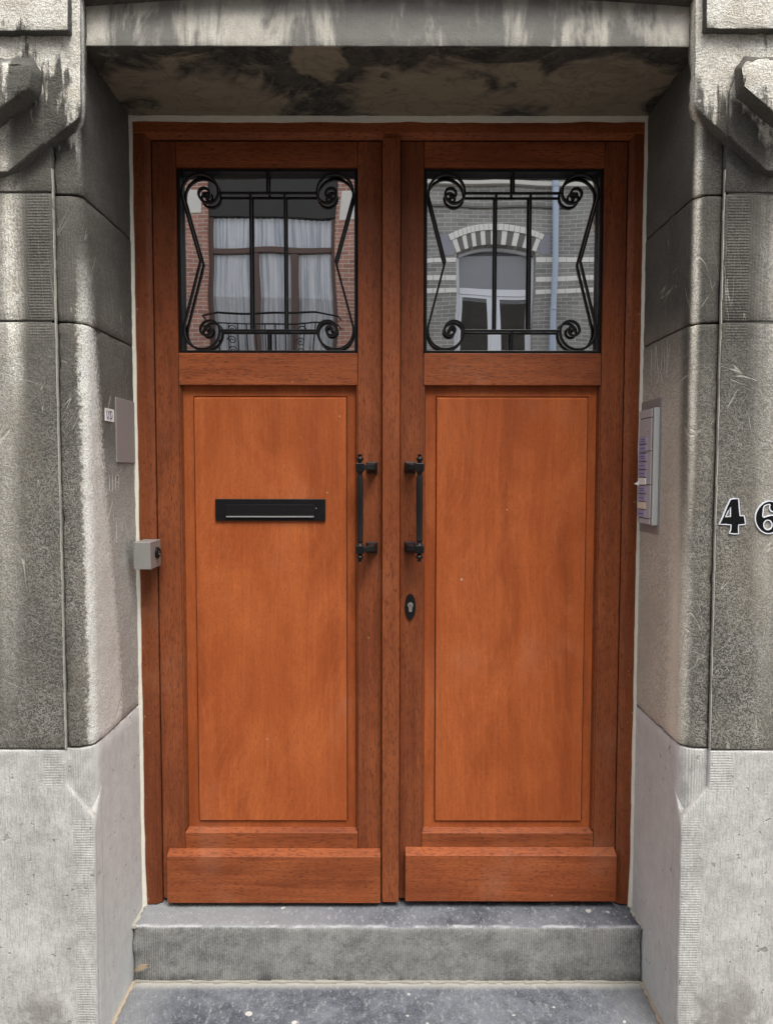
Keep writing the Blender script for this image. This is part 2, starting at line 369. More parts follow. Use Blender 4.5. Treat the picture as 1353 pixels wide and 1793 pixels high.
# ------------------------------------------------------------------ mesh helpers
class MB:
    def __init__(s): s.v = []; s.f = []
    def add(s, v, f):
        o = len(s.v); s.v += [tuple(q) for q in v]; s.f += [tuple(i + o for i in q) for q in f]; return s
    def box(s, x0, x1, y0, y1, z0, z1):
        v = [(x, y, z) for z in (z0, z1) for y in (y0, y1) for x in (x0, x1)]
        return s.add(v, [(0, 2, 3, 1), (4, 5, 7, 6), (0, 1, 5, 4), (2, 6, 7, 3), (0, 4, 6, 2), (1, 3, 7, 5)])
    def prism(s, poly, y0, y1, back=None):            # poly in (x, z), from y0 (front) to y1
        back = back or poly; n = len(poly)
        v = [(x, y0, z) for x, z in poly] + [(x, y1, z) for x, z in back]
        f = [tuple(range(n)), tuple(range(2 * n - 1, n - 1, -1))]
        return s.add(v, f + [(i, i + n, (i + 1) % n + n, (i + 1) % n) for i in range(n)])
    def column(s, prof, z0, z1):                       # prof in (x, y)
        n = len(prof); v = [(x, y, z0) for x, y in prof] + [(x, y, z1) for x, y in prof]
        return s.add(v, [tuple(range(n)), tuple(range(2 * n - 1, n - 1, -1))] + [(i, (i + 1) % n, (i + 1) % n + n, i + n) for i in range(n)])
    def rail(s, prof, x0, x1):                         # prof in (y, z) swept along x
        n = len(prof); v = [(x0, y, z) for y, z in prof] + [(x1, y, z) for y, z in prof]
        return s.add(v, [tuple(range(n)), tuple(range(2 * n - 1, n - 1, -1))] + [(i, (i + 1) % n, (i + 1) % n + n, i + n) for i in range(n)])
    def ribbon(s, pts, wd, y0, y1, closed=False):      # flat bar bent along pts in (x, z)
        n = len(pts); L = []; Rr = []
        for i, (x, z) in enumerate(pts):
            a = pts[(i - 1) % n] if (closed or i) else pts[i]; b = pts[(i + 1) % n] if (closed or i < n - 1) else pts[i]
            d = Vector((b[0] - a[0], b[1] - a[1])); d.normalize(); k = wd(i / max(1, n - 1)) if callable(wd) else wd
            L.append((x - d.y * k / 2, z + d.x * k / 2)); Rr.append((x + d.y * k / 2, z - d.x * k / 2))
        v = [(q[0], y, q[1]) for q4 in zip(L, Rr) for q in q4 for y in (y0, y1)]
        f = []
        for i in range(n if closed else n - 1):
            a = 4 * i; b = 4 * ((i + 1) % n)
            f += [(a, a + 2, b + 2, b), (a + 1, b + 1, b + 3, a + 3), (a, b, b + 1, a + 1), (a + 2, a + 3, b + 3, b + 2)]
        if not closed: f += [(0, 1, 3, 2), (4 * n - 4, 4 * n - 2, 4 * n - 1, 4 * n - 3)]
        return s.add(v, f)
    def lathe(s, c, prof, n=20, axis='z'):             # prof: (radius, height along axis)
        v = []; f = []
        for r, h in prof:
            for k in range(n):
                a = 2 * math.pi * k / n; p = (r * math.cos(a), r * math.sin(a), h)
                if axis == 'y': p = (p[0], p[2], p[1])
                if axis == 'x': p = (p[2], p[0], p[1])
                v.append((c[0] + p[0], c[1] + p[1], c[2] + p[2]))
        for i in range(len(prof) - 1):
            for k in range(n):
                a = i * n + k; b = i * n + (k + 1) % n; f.append((a, b, b + n, a + n))
        f += [tuple(range(n - 1, -1, -1)), tuple(range((len(prof) - 1) * n, len(prof) * n))]
        return s.add(v, f)
    def tube(s, pts, r, n=8):
        pts = [Vector(p) for p in pts]; v = []; f = []
        for i, p in enumerate(pts):
            d = (pts[min(i + 1, len(pts) - 1)] - pts[max(i - 1, 0)]).normalized()
            a = d.cross(Vector((0, 0, 1)) if abs(d.z) < .9 else Vector((1, 0, 0))).normalized(); b = d.cross(a)
            for k in range(n):
                t = 2 * math.pi * k / n; v.append(p + a * r * math.cos(t) + b * r * math.sin(t))
        for i in range(len(pts) - 1):
            for k in range(n):
                q = i * n + k; w = i * n + (k + 1) % n; f.append((q, w, w + n, q + n))
        f += [tuple(range(n)), tuple(range(len(v) - 1, len(v) - n - 1, -1))]
        return s.add(v, f)
    def loft4(s, A, B):                                # two quads -> hexahedron
        return s.add(list(A) + list(B), [(0, 1, 2, 3), (7, 6, 5, 4), (0, 4, 5, 1), (1, 5, 6, 2), (2, 6, 7, 3), (3, 7, 4, 0)])
    def mesh(s, name):
        me = bpy.data.meshes.new(name); me.from_pydata(s.v, [], s.f)
        b = bmesh.new(); b.from_mesh(me); bmesh.ops.recalc_face_normals(b, faces=b.faces); b.to_mesh(me); b.free()
        return me
def tag(o, label=None, cat=None, group=None, kind=None):
    for k, q in (('label', label), ('category', cat), ('group', group), ('kind', kind)):
        if q: o[k] = q
    return o
def put_obj(name, me, mat, parent=None, bevel=0, smooth=False, loc=None):
    o = bpy.data.objects.new(name, me); COL.objects.link(o)
    if mat and not me.materials: me.materials.append(M[mat])
    if smooth:
        for p in me.polygons: p.use_smooth = True
        me.set_sharp_from_angle(angle=R(38))
    if parent:
        o.parent = parent
        base = Vector((0, 0, 0))
        q = parent
        while q: base += q.location; q = q.parent
        o.location = (Vector(loc) if loc is not None else Vector((0, 0, 0))) - base
    elif loc is not None: o.location = loc
    if bevel:
        b = o.modifiers.new('bevel', 'BEVEL'); b.width = bevel; b.segments = 2; b.limit_method = 'ANGLE'; b.angle_limit = R(35)
        b.harden_normals = False
    return o
def obj(name, mb, mat, parent=None, bevel=0, smooth=False): return put_obj(name, mb.mesh(name), mat, parent, bevel, smooth)
def thing(name, loc, label, cat, group=None):
    o = bpy.data.objects.new(name, None); COL.objects.link(o); o.location = loc; o.empty_display_size = .1
    return tag(o, label, cat, group)
def rough_mesh(mb, name, step=.03, amp=.0016, seed=0, bev=.0035):
    """cut a stone's faces up and weather its surface and arrises a little"""
    from mathutils import noise as N
    me = bpy.data.meshes.new(name); me.from_pydata(mb.v, [], mb.f); b = bmesh.new(); b.from_mesh(me)
    bmesh.ops.recalc_face_normals(b, faces=b.faces)
    bmesh.ops.bevel(b, geom=[e for e in b.edges if e.is_manifold and e.calc_face_angle(0) > R(40)], offset=bev, segments=2, affect='EDGES', profile=.5)
    bmesh.ops.triangulate(b, faces=[f for f in b.faces if len(f.verts) > 4])
    for _ in range(6):
        es = [e for e in b.edges if e.calc_length() > step]
        if not es or len(b.faces) > 14000: break
        bmesh.ops.subdivide_edges(b, edges=es, cuts=1, use_grid_fill=True)
        bmesh.ops.triangulate(b, faces=[f for f in b.faces if len(f.verts) > 4])
    b.normal_update()
    for v in b.verts:
        p = v.co * 22 + Vector((seed, 0, 0)); q = v.co * 70
        sharp = max((e.calc_face_angle(0) for e in v.link_edges if e.is_manifold), default=0) > R(15)
        d = N.noise(p) * amp + N.noise(q) * amp * .5
        if sharp: d -= max(0, N.noise(v.co * 34 + Vector((5, seed, 1))) - .12) * amp * 5
        v.co += v.normal * d
    for f in b.faces: f.smooth = True
    b.to_mesh(me); b.free(); me.set_sharp_from_angle(angle=R(50))
    return me

# ================================================================== the setting
tag(obj('road', MB().box(-30, 30, -7.2, -2.9, -.9, -.46), 'asphalt'), kind='structure')
tag(obj('pavement', MB().box(-30, 30, -2.9, -.43, -.9, -.33), 'paving', bevel=.01), kind='structure')
tag(obj('pavement_opposite', MB().box(-30, 30, -10.3, -7.2, -.9, -.33), 'paving', bevel=.01), kind='structure')
tag(obj('ground', MB().box(-200, 200, -200, 200, -1.1, -.9), 'asphalt'), kind='structure')

# ================================================================== the stone house
house = thing('stone_house', (0, 0, -.33), 'weathered grey stone house front framing the wooden double door', 'house')
BACK = .12
def arc(cx, cy, r, a0, a1, n=7): return [(cx + r * math.cos(R(a0 + (a1 - a0) * i / n)), cy + r * math.sin(R(a0 + (a1 - a0) * i / n))) for i in range(n + 1)]
def jamb_profile(sg, xo, yf, r):                       # from the outer joint round the arris to the back of the reveal
    p = [(xo, BACK), (xo, yf)] + arc(XR + r, yf + r, r, 270, 180) + [(XR, BACK)]
    return [(sg * x, y) for x, y in p]
XO = .800
JG = .0018
sd = 0
def stone(mb, mat, name='stone_block', step=.03, amp=.0016):
    global sd; sd += 3.7
    return put_obj(name, rough_mesh(mb, name, step, amp, sd), mat, house)
for sg in (-1, 1):
    for z0, z1, r in ((Z1, Z2, .040), (Z2, Z3, .034), (Z3, 2.62, .022)):
        stone(MB().column(jamb_profile(sg, XO - .0004, YB, r), z0 + JG, z1 - JG), 'upper')
        xa, xb = sorted((sg * (XO + .0006), sg * 1.42))
        stone(MB().box(xa, xb, YA, BACK, z0 + JG, z1 - JG), 'upper', step=.05)
        xa, xb = sorted((sg * 1.424, sg * 2.6))
        stone(MB().box(xa, xb, YA, BACK, z0 + JG, z1 - JG), 'upper', step=.08)
    # pointing between the outer stone and the jamb stone, filling the little step
    xa, xb = sorted((sg * (XO - .0006), sg * (XO + .0019)))
    j = MB(); n = 60
    for i in range(n):
        za = Z1 + (2.03 - Z1) * i / n; zb = Z1 + (2.03 - Z1) * (i + 1) / n; w = random.uniform(-.0012, .0012)
        j.box(xa + w * .5, xb + w * .5, YA + .0010 + abs(w), YA + .009, za, zb)
    obj('mortar_joint', j, 'mortar', house)
    # base stone: flush with the outer wall, notched where the moulded jamb dies into it
    zb = -.45
    front = [(sg * 1.42, zb), (sg * XR, zb), (sg * (XR - .004), .445), (sg * XO, .527), (sg * XO, Z1 - JG), (sg * 1.42, Z1 - JG)]
    if sg > 0: front = front[::-1]
    b = MB(); b.prism(front, YA, YB + .006)
    b.column(jamb_profile(sg, 1.415, YB, .040), zb + .002, Z1 - JG - .0006)      # its upper part keeps the jamb's rounded arris
    xa, xb = sorted((sg * (XR - .0012), sg * (XR + .060)))
    b.rail([(YB + .004, zb + .001), (YB + .004, .447), (YB + .046, .512), (YB + .046, zb + .001)], xa, xb)   # and squares out below the stop
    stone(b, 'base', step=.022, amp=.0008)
    xa, xb = sorted((sg * 1.424, sg * 2.6))
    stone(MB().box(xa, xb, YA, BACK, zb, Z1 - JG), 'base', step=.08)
    # mortar bed behind the joints
    xa, xb = sorted((sg * (XR + .006), sg * 2.59))
    obj('mortar_bed', MB().box(xa, xb, YB + .030, BACK - .01, -.4, 2.6), 'mortar_dk', house)
    xa, xb = sorted((sg * (XO + .01), sg * 2.59))
    obj('mortar_bed', MB().box(xa, xb, YA + .0035, YB + .029, Z1 - .02, 2.6), 'mortar_dk', house)

# lintel with its dripping hood mould
lin = MB().box(-XR + .0006, XR - .0006, -.338, BACK, ZS, 2.47)
stone(lin, 'lintel', 'lintel_stone', step=.03, amp=.0014)
def arch_pts(z_end, z_mid, n=24): return [(-XR + .001 + 2 * (XR - .001) * i / n, z_end + (z_mid - z_end) * (1 - (2 * i / n - 1) ** 2)) for i in range(n + 1)]
a = arch_pts(2.408, 2.437)
h = MB()
for (x0, za), (x1, zb_) in zip(a, a[1:]):
    A = [(x0, -.372, za + .006), (x1, -.372, zb_ + .006), (x1, -.3385, zb_), (x0, -.3385, za)]
    B = [(x0, -.372, za + .2), (x1, -.372, zb_ + .2), (x1, -.3385, zb_ + .2), (x0, -.3385, za + .2)]
    h.loft4(A, B)
obj('hood_mould', h, 'lintel', house)
obj('upper_wall', MB().box(-9, 9, -.34, BACK, 2.66, 6.6), 'ownbrick', house)
for sg in (-1, 1):
    xa, xb = sorted((sg * 2.604, sg * 9)); obj('side_wall', MB().box(xa, xb, YA, BACK, -.4, 2.62), 'paving', house)
obj('string_course', MB().box(-9, 9, -.42, BACK, 2.622, 2.70), 'lintel', house, bevel=.008)
# consoles at both sides of the lintel
for sg in (-1, 1):
    def q(px, py, Y, dx=0):
        p = P(px, py, Y); return (p.x, p.z)
    ys = YA - .020
    if sg < 0: pl = [(141, -40), (142, 190), (139, 206), (16, 303), (-2, 306), (-90, 306), (-90, -40)]
    else: pl = [(1217, -40), (1215, 178), (1220, 192), (1338, 299), (1353, 304), (1445, 304), (1445, -40)]
    slab = [q(px, py, ys) for px, py in pl]
    stone(MB().prism(slab, ys, YA + .02), 'upper', 'console_slab', step=.025, amp=.002)
    # raised left layer with an upright arris
    if sg < 0: pl = [(72, 118), (77, 160), (78, 250), (14, 301), (-92, 303), (-92, 96), (50, 97)]
    else: pl = [(1292, 118), (1276, 160), (1275, 238), (1342, 299), (1447, 302), (1447, 96), (1308, 97)]
    y2 = ys - .007
    stone(MB().prism([q(px, py, y2) for px, py in pl], y2, ys + .01), 'upper', 'console_shield', step=.025, amp=.002)
    # bent boss
    if sg < 0:
        pf = [(50, 112), (54, 128), (51, 154), (0, 189), (-90, 250), (-90, 110)]; pb = [(60, 100), (74, 126), (74, 176), (4, 222), (-90, 286), (-90, 98)]
    else:
        pf = [(1308, 103), (1297, 118), (1301, 150), (1353, 196), (1440, 262), (1440, 100)]; pb = [(1300, 98), (1285, 120), (1287, 172), (1353, 226), (1440, 296), (1440, 97)]
    y3 = y2 - .055
    stone(MB().prism([q(px, py, y3) for px, py in pf], y3, y2 + .002, back=[q(px, py, y2) for px, py in pb]), 'upper', 'console_boss', step=.018, amp=.003)
    # block above
    if sg < 0: pl = [(119, -60), (119, 53), (-90, 55), (-90, -60)]
    else: pl = [(1236, -60), (1236, 50), (1445, 51), (1445, -60)]
    y4 = ys - .022
    stone(MB().prism([q(px, py, y4) for px, py in pl], y4, ys + .01), 'upper', 'frieze_block', step=.03, amp=.0018)

# ================================================================== steps
step = MB().box(-.7345, .7345, -.103, .10, -.172, 0)
put_obj('doorstep', rough_mesh(step, 'doorstep', .016, .0020, 50, .007), 'step')
tag(bpy.data.objects['doorstep'], 'raised grey bluestone doorstep with tooled face directly under the doors', 'step')
tr = MB().box(-.7355, .7355, -.44, -.06, -.45, -.164)
put_obj('entrance_slab', rough_mesh(tr, 'entrance_slab', .028, .0010, 60), 'tread')
tag(bpy.data.objects['entrance_slab'], 'dark blue grey stone slab at the foot of the doorstep', 'step')
es = bpy.data.objects['entrance_slab']
k = MB(); n = 70
for i in range(n):
    xa = -.73 + 1.46 * i / n; xb = -.73 + 1.46 * (i + 1) / n
    k.box(xa, xb, -.103 - random.uniform(.004, .010), -.100, -.166, -.1595 + random.uniform(-.001, .0015))
obj('mortar_joint', k, 'joint', es)
for sg in (-1, 1):
    k = MB()
    for i in range(26):
        ya = -.43 + .325 * i / 26; yb = -.43 + .325 * (i + 1) / 26; w = random.uniform(.005, .012)
        xa, xb = sorted((sg * .7366, sg * (.7366 - w))); k.box(xa, xb, ya, yb, -.170, -.1605)
    obj('mortar_joint', k, 'sand', es)
    k = MB()
    for i in range(10):
        ya = -.101 + .098 * i / 10; yb = -.101 + .098 * (i + 1) / 10; w = random.uniform(.003, .010)
        xa, xb = sorted((sg * .7366, sg * (.7345 - w))); k.box(xa, xb, ya, yb, -.006, .0016)
    obj('mortar_joint', k, 'mortar', bpy.data.objects['doorstep'])

# ================================================================== door frame
FX0, FX1, FI0, FI1, FH, FT = -.7305, .7335, -.682, .690, 2.262, 2.312
frame = thing('door_frame', (0, .03, 0), 'red brown wooden door frame bedded in cream sealant', 'door frame')
def frame_jamb(xo, xi):
    s = 1 if xi > xo else -1
    prof = [(xo, 0.), (xi - s * .014, 0.), (xi - s * .011, .004), (xi, .011), (xi, .10), (xo, .10)]
    return MB().column(prof, .004, FT)
obj('frame_jamb', frame_jamb(FX0, FI0), 'wood_v', frame, bevel=.0015)
obj('frame_jamb', frame_jamb(FX1, FI1), 'wood_v', frame, bevel=.0015)
obj('frame_head', MB().rail([(-.0012, FT - .001), (-.0012, FH + .014), (.003, FH + .011), (.011, FH), (.10, FH), (.10, FT - .001)], FX0 + .0012, FX1 - .0012), 'wood_h', frame, bevel=.0015)
obj('backing_board', MB().box(FI0 - .01, FI1 + .01, .085, .105, .004, 2.28), 'room', frame)
def seal(pts_in, pts_out, y):                        # irregular bead between two edge lists (x, z)
    n = len(pts_in); v = [(x, y + .006, z) for x, z in pts_in] + [(x, y + .001, z) for x, z in pts_out]
    v += [(x, y + .012, z) for x, z in pts_in] + [(x, y + .012, z) for x, z in pts_out]
    f = []
    for i in range(n - 1):
        f += [(i, i + 1, n + i + 1, n + i), (2 * n + i, 3 * n + i, 3 * n + i + 1, 2 * n + i + 1), (i, 2 * n + i, 2 * n + i + 1, i + 1), (n + i, n + i + 1, 3 * n + i + 1, 3 * n + i)]
    return MB().add(v, f)
from mathutils import noise as NZ
def wig(t, k, s): return NZ.noise(Vector((t * k, s, 0))) + .5 * NZ.noise(Vector((t * k * 3, s + 9, 0)))
for sg, xo in ((-1, FX0), (1, FX1)):
    n = 90; zs = [0.0 + 2.318 * i / (n - 1) for i in range(n)]
    base = .0015 if sg < 0 else .0035
    inn = [(xo - sg * (base + .0022 * wig(z, 9, sg * 3) + (.004 * max(0, 1 - z / .12))), z) for z in zs]
    outp = [(sg * (XR + .001), z) for z in zs]
    obj('sealant_bead', seal(inn, outp, -.010), 'seal', frame, smooth=True)
n = 110; xs = [-XR + 2 * XR * i / (n - 1) for i in range(n)]
inn = [(x, FT - .0075 + .0035 * wig(x, 8, 5) + .012 * max(0, abs(x) - .5)) for x in xs]
outp = [(x, ZS + .001) for x in xs]
sb = seal(inn, outp, -.011)
obj('sealant_bead', sb, 'seal', frame, smooth=True)

# ================================================================== door leaves
YS = .012                                              # face of stiles and rails
def grille(parent, cx, cz, hw, hh):
    """wrought grille: outer bar, two kinked side bars rolled into scrolls, two level bars, two uprights, two stubs"""
    g = MB(); y0, y1 = YS + .010, YS + .023
    t = .008
    for x0, x1, z0, z1 in ((-hw, -hw + t, -hh, hh), (hw - t, hw, -hh, hh), (-hw + t, hw - t, -hh, -hh + t), (-hw + t, hw - t, hh - t, hh)):
        g.box(cx + x0, cx + x1, y0, y1, cz + z0, cz + z1)
    root = obj('window_grille', g, 'black', parent, bevel=.0012)
    xe = hw - t - .0035; zb = hh - t - .0035
    R0 = .0525; scx = xe - R0; scz = zb - R0               # the scroll's first centre
    def side(sx):
        sp = []; x_out = xe; dirn = -1; first = 1
        for kk, rr in enumerate((R0, .0285, .0160, .0080)):
            c_ = x_out - rr if first else x_out + rr
            n_ = (18, 16, 12, 7)[kk]
            for i in range(n_ + 1):
                a_ = math.pi * i / n_
                sp.append((c_ + (rr if first else -rr) * math.cos(a_), -scz + dirn * rr * math.sin(a_) + .002 * kk))
            x_out = c_ - rr if first else c_ + rr
            first = 1 - first; dirn = -dirn
        sp = [q_ for q_, n2 in zip(sp, sp[1:] + [(9, 9)]) if (q_[0] - n2[0]) ** 2 + (q_[1] - n2[1]) ** 2 > 1e-8]
        # sp starts on the outer side and rolls down, in and up
        low = sp[::-1]
        kink = (.197, .002)
        mid1 = [(xe - (xe - kink[0]) * k / 8, -scz + .012 + (scz - .012 + kink[1]) * k / 8) for k in range(9)]
        up = [(x, -z) for x, z in sp]
        mid2 = [(kink[0] + (xe - kink[0]) * k / 8, kink[1] + (scz - .012 - kink[1]) * k / 8) for k in range(1, 9)]
        line = low + mid1 + mid2 + up
        return [(cx + sx * x, cz + z) for x, z in line]
    for sx in (-1, 1):
        sb_ = MB(); L = side(sx); nn = len(L)
        sb_.ribbon(L, lambda u: .0062 + .003 * max(0, 1 - min(u, 1 - u) / .035), y0 + .001, y1 - .001)
        for e_ in (L[0], L[-1]): sb_.lathe((e_[0], (y0 + y1) / 2, e_[1]), [(.001, -.007), (.0050, -.0068), (.0056, 0), (.0050, .0068), (.001, .007)], 12, 'y')
        obj('scroll_bar', sb_, 'black', root, smooth=True)
    zl = scz - .002; xl = xe - 2 * R0 - .002
    for sz in (-1, 1):
        obj('level_bar', MB().box(cx - xl, cx + xl, y0 + .003, y1 - .003, cz + sz * zl - .0034, cz + sz * zl + .0034), 'black', root, bevel=.0012)
        obj('stub_bar', MB().box(cx - .0035, cx + .0035, y0 + .003, y1 - .003, *sorted((cz + sz * (zl + .0035), cz + sz * (hh - t)))), 'black', root)
    for sx in (-1, 1):
        obj('upright_bar', MB().box(cx + sx * .050 - .0036, cx + sx * .050 + .0036, y0 + .003, y1 - .003, cz - zl + .0035, cz + zl - .0035), 'black', root, bevel=.0012)
    return root

def handle(parent, sg, xg, xf, zt, zb_):
    """pull handle: turned grip with square collars, flared feet and ball finials"""
    yg = -.046
    g = MB()
    zt_, zb2 = zt - .0115, zb_ + .0115
    L = zt_ - zb2
    prof = [(.0100, zb2), (.0072, zb2 + .005), (.0066, zb2 + .008), (.0090, zb2 + .011), (.0090, zb2 + .014), (.0084, zb2 + .016), (.0092, zb2 + L * .5), (.0090, zt_ - .020), (.0084, zt_ - .017), (.0066, zt_ - .009), (.0076, zt_ - .005), (.0100, zt_)]
    g.lathe((xg, yg, 0), prof, 18)
    root = obj('pull_handle', g, 'grip', parent, smooth=True)
    for zc, up in ((zt, 1), (zb_, -1)):
        b = MB(); k = .0125
        b.box(xg - k, xg + k, yg - k, yg + k, zc - .012, zc + .012)
        # foot on the stile and the arm reaching from it
        w = .0165; yf0 = YS + .0005
        b.box(xf - w, xf + w, yf0 - .008, yf0, zc - w, zc + w)
        A = [(xf - w + .002, yf0 - .008, zc - w + .002), (xf + w - .002, yf0 - .008, zc - w + .002), (xf + w - .002, yf0 - .008, zc + w - .002), (xf - w + .002, yf0 - .008, zc + w - .002)]
        s2 = 1 if xf > xg else -1
        B = [(xf - .009, -.026, zc - .008), (xf + .009, -.026, zc - .008), (xf + .009, -.026, zc + .010), (xf - .009, -.026, zc + .010)]
        b.loft4(A, B)
        Cq = [(xg + s2 * k * .9, yg - .007, zc - .007), (xg + s2 * k * .9, yg + .008, zc - .007), (xg + s2 * k * .9, yg + .008, zc + .007), (xg + s2 * k * .9, yg - .007, zc + .007)]
        D = [(xf + s2 * .008, -.034, zc - .008), (xf + s2 * .004, -.014, zc - .008), (xf + s2 * .004, -.014, zc + .010), (xf + s2 * .008, -.034, zc + .010)]
        b.loft4(Cq, D)
        obj('bracket', b, 'grip', root, bevel=.002)
        f = MB(); z0 = zc + up * .012
        pr = [(.0050, 0), (.0066, .003), (.0055, .0045), (.0092, .0085), (.0100, .0120), (.0085, .0155), (.0042, .0185), (.0036, .0200), (.0072, .0225), (.0074, .0240), (.0030, .0250)]
        f.lathe((xg, yg, z0), [(r, up * h_) for r, h_ in pr], 16)
        obj('finial', f, 'grip', root, smooth=True)
    return root

def leaf(label, xl, x0, x1, xr, hinge_left):
    """xl..xr the leaf, x0..x1 the opening between its stiles"""
    t = thing('door_leaf', ((xl + xr) / 2, .03, .004), label, 'door')
    g = .0006; zt, zg1, zg0, zp1, zp0, zbot = 2.258, 2.187, 1.657, 1.564, .219, .016
    obj('stile', MB().box(xl, x0 - g, YS, .062, zbot, zt), 'wood_v', t, bevel=.0018)
    obj('stile', MB().box(x1 + g, xr, YS, .062, zbot, zt), 'wood_v', t, bevel=.0018)
    obj('top_rail', MB().box(x0 + g, x1 - g, YS + .0004, .062, zg1, zt), 'wood_h', t, bevel=.0018)
    obj('middle_rail', MB().box(x0 + g, x1 - g, YS + .0004, .062, zp1, zg0), 'wood_h', t, bevel=.0018)
    # bottom rail with its sloping upper edge
    obj('bottom_rail', MB().rail([(YS + .0004, zbot), (YS + .0004, zp0), (.031, zp0 + .010), (.062, zp0 + .010), (.062, zbot)], x0 + g, x1 - g), 'wood_h', t, bevel=.001)
    # side and top mouldings of the sunk panel
    ym = .0315
    for xa, s in ((x0, 1), (x1, -1)):
        obj('panel_moulding', MB().column([(xa, YS + .003), (xa + s * .003, YS + .004), (xa + s * .0075, ym - .002), (xa + s * .0075, ym + .004), (xa, ym + .004)], zp0 + .0102, zp1 - .0004), 'wood_v', t)
    fx0, fx1, fz0, fz1 = x0 + .040, x1 - .034, .251, 1.533; gv = .0022
    px0, px1, pz0, pz1 = x0 + .0077, x1 - .0077, zp0 + .0102, zp1 - .0004
    pb = MB().box(px0, px1, ym + .006, .050, pz0, pz1)
    for q0, q1, q2, q3 in ((px0, fx0 - gv, pz0, pz1), (fx1 + gv, px1, pz0, pz1), (fx0 - gv, fx1 + gv, pz0, fz0 - gv), (fx0 - gv, fx1 + gv, fz1 + gv * .3, pz1)):
        pb.box(q0, q1, ym, ym + .0059, q2, q3)
    pn = obj('panel', pb, 'panel', t)
    fr = MB().prism([(fx0 + .001, fz0 + .001), (fx1 - .001, fz0 + .001), (fx1 - .001, fz1 - .0065), (fx0 + .001, fz1 - .0065)], ym - .0065, ym + .0055, back=[(fx0, fz0), (fx1, fz0), (fx1, fz1), (fx0, fz1)])
    obj('raised_field', fr, 'panel', pn, bevel=.0008)
    # glazing: black beads, pane, grille
    cx, cz, hw, hh = (x0 + x1) / 2, (zg0 + zg1) / 2, (x1 - x0) / 2 - .0008, (zg1 - zg0) / 2 - .0008
    bd = MB(); tb = .008
    for a0, a1, b0, b1 in ((-hw, -hw + tb, -hh, hh), (hw - tb, hw, -hh, hh), (-hw + tb, hw - tb, -hh, -hh + tb), (-hw + tb, hw - tb, hh - tb, hh)):
        bd.box(cx + a0, cx + a1, YS + .0245, GLASS_Y - .0005, cz + b0, cz + b1)
    obj('glazing_bead', bd, 'rebate', t)
    obj('glass_pane', MB().box(cx - hw, cx + hw, GLASS_Y, GLASS_Y + .006, cz - hh, cz + hh), 'glass', t)
    grille(t, cx, cz, hw - .001, hh - .001)
    return t

left = leaf('left door leaf with the black letter slot, below a barred window', -.679, -.6115, -.0885, -.0185, True)
right = leaf('right door leaf with the keyhole and centre strip, below a barred window', .0365, .1035, .6225, .6875, False)
# weather boards: sloping top edge, standing proud of the leaf
def weather(parent, xa, xb, z0, z1):
    obj('weather_board', MB().rail([(-.016, z0), (-.016, z1), (YS - .0004, z1 + .013), (YS - .0004, z0)], xa, xb), 'wood_h', parent, bevel=.0016)
weather(left, -.660, -.0205, .017, .160)
weather(right, .0535, .6855, .023, .165)
# the strip that covers the meeting of the leaves
obj('meeting_strip', MB().column([(-.0165, YS - .0004), (-.0165, -.010), (-.0145, -.012), (.0325, -.012), (.0345, -.010), (.0345, YS - .0004)], .018, 2.258), 'wood_v', right, bevel=.001)
obj('meeting_rebate', MB().box(-.0180, .0360, YS + .004, .050, .018, 2.256), 'wood_v', right)
handle(left, -1, -.0800, -.0470, 1.324, 1.088)
handle(right, 1, .0905, .0655, 1.324, 1.089)
# letter slot
yf = .0315 - .0065
ls = MB().prism([(-.5105, 1.1655), (-.1845, 1.1655), (-.1845, 1.2305), (-.5105, 1.2305)], yf - .007, yf - .0002)
lo = obj('letter_slot', ls, 'grip', left, bevel=.0015)
fl = MB().rail([(yf - .0072, 1.214), (yf - .0085, 1.2135), (yf - .0105, 1.182), (yf - .0125, 1.177), (yf - .0072, 1.1765)], -.478, -.2175)
obj('flap', fl, 'grip', lo, bevel=.0012)
obj('flap_edge', MB().rail([(yf - .0128, 1.1765), (yf - .0128, 1.1785), (yf - .0107, 1.1798), (yf - .0075, 1.1764)], -.477, -.2185), 'plate', lo)
obj('screw', MB().lathe((-.212, yf - .0075, 1.203), [(.002, 0), (.0018, -.001)], 10, 'y'), 'steel', lo)
# lock: oval escutcheon and profile cylinder
n = 28; el = [(.067 + .0145 * math.cos(2 * math.pi * i / n), .9115 + .0365 * math.sin(2 * math.pi * i / n)) for i in range(n)]
el2 = [(.067 + .0165 * math.cos(2 * math.pi * i / n), .9115 + .0385 * math.sin(2 * math.pi * i / n)) for i in range(n)]
esc = obj('lock_escutcheon', MB().prism(el, YS - .007, YS - .0003, back=el2), 'grip', right, smooth=True)
cy = [(.067 + .0082 * math.cos(R(a_)), .9165 + .0082 * math.sin(R(a_))) for a_ in range(-50, 231, 14)] + [(.0622, .900), (.0632, .8975), (.067, .8962), (.0708, .8975), (.0718, .900)]
lc = obj('lock_cylinder', MB().prism(cy, YS - .0095, YS - .0071), 'chrome', esc, bevel=.0006)
obj('keyway', MB().box(.0660, .0680, YS - .0105, YS - .0096, .9125, .9205), 'ink', esc)

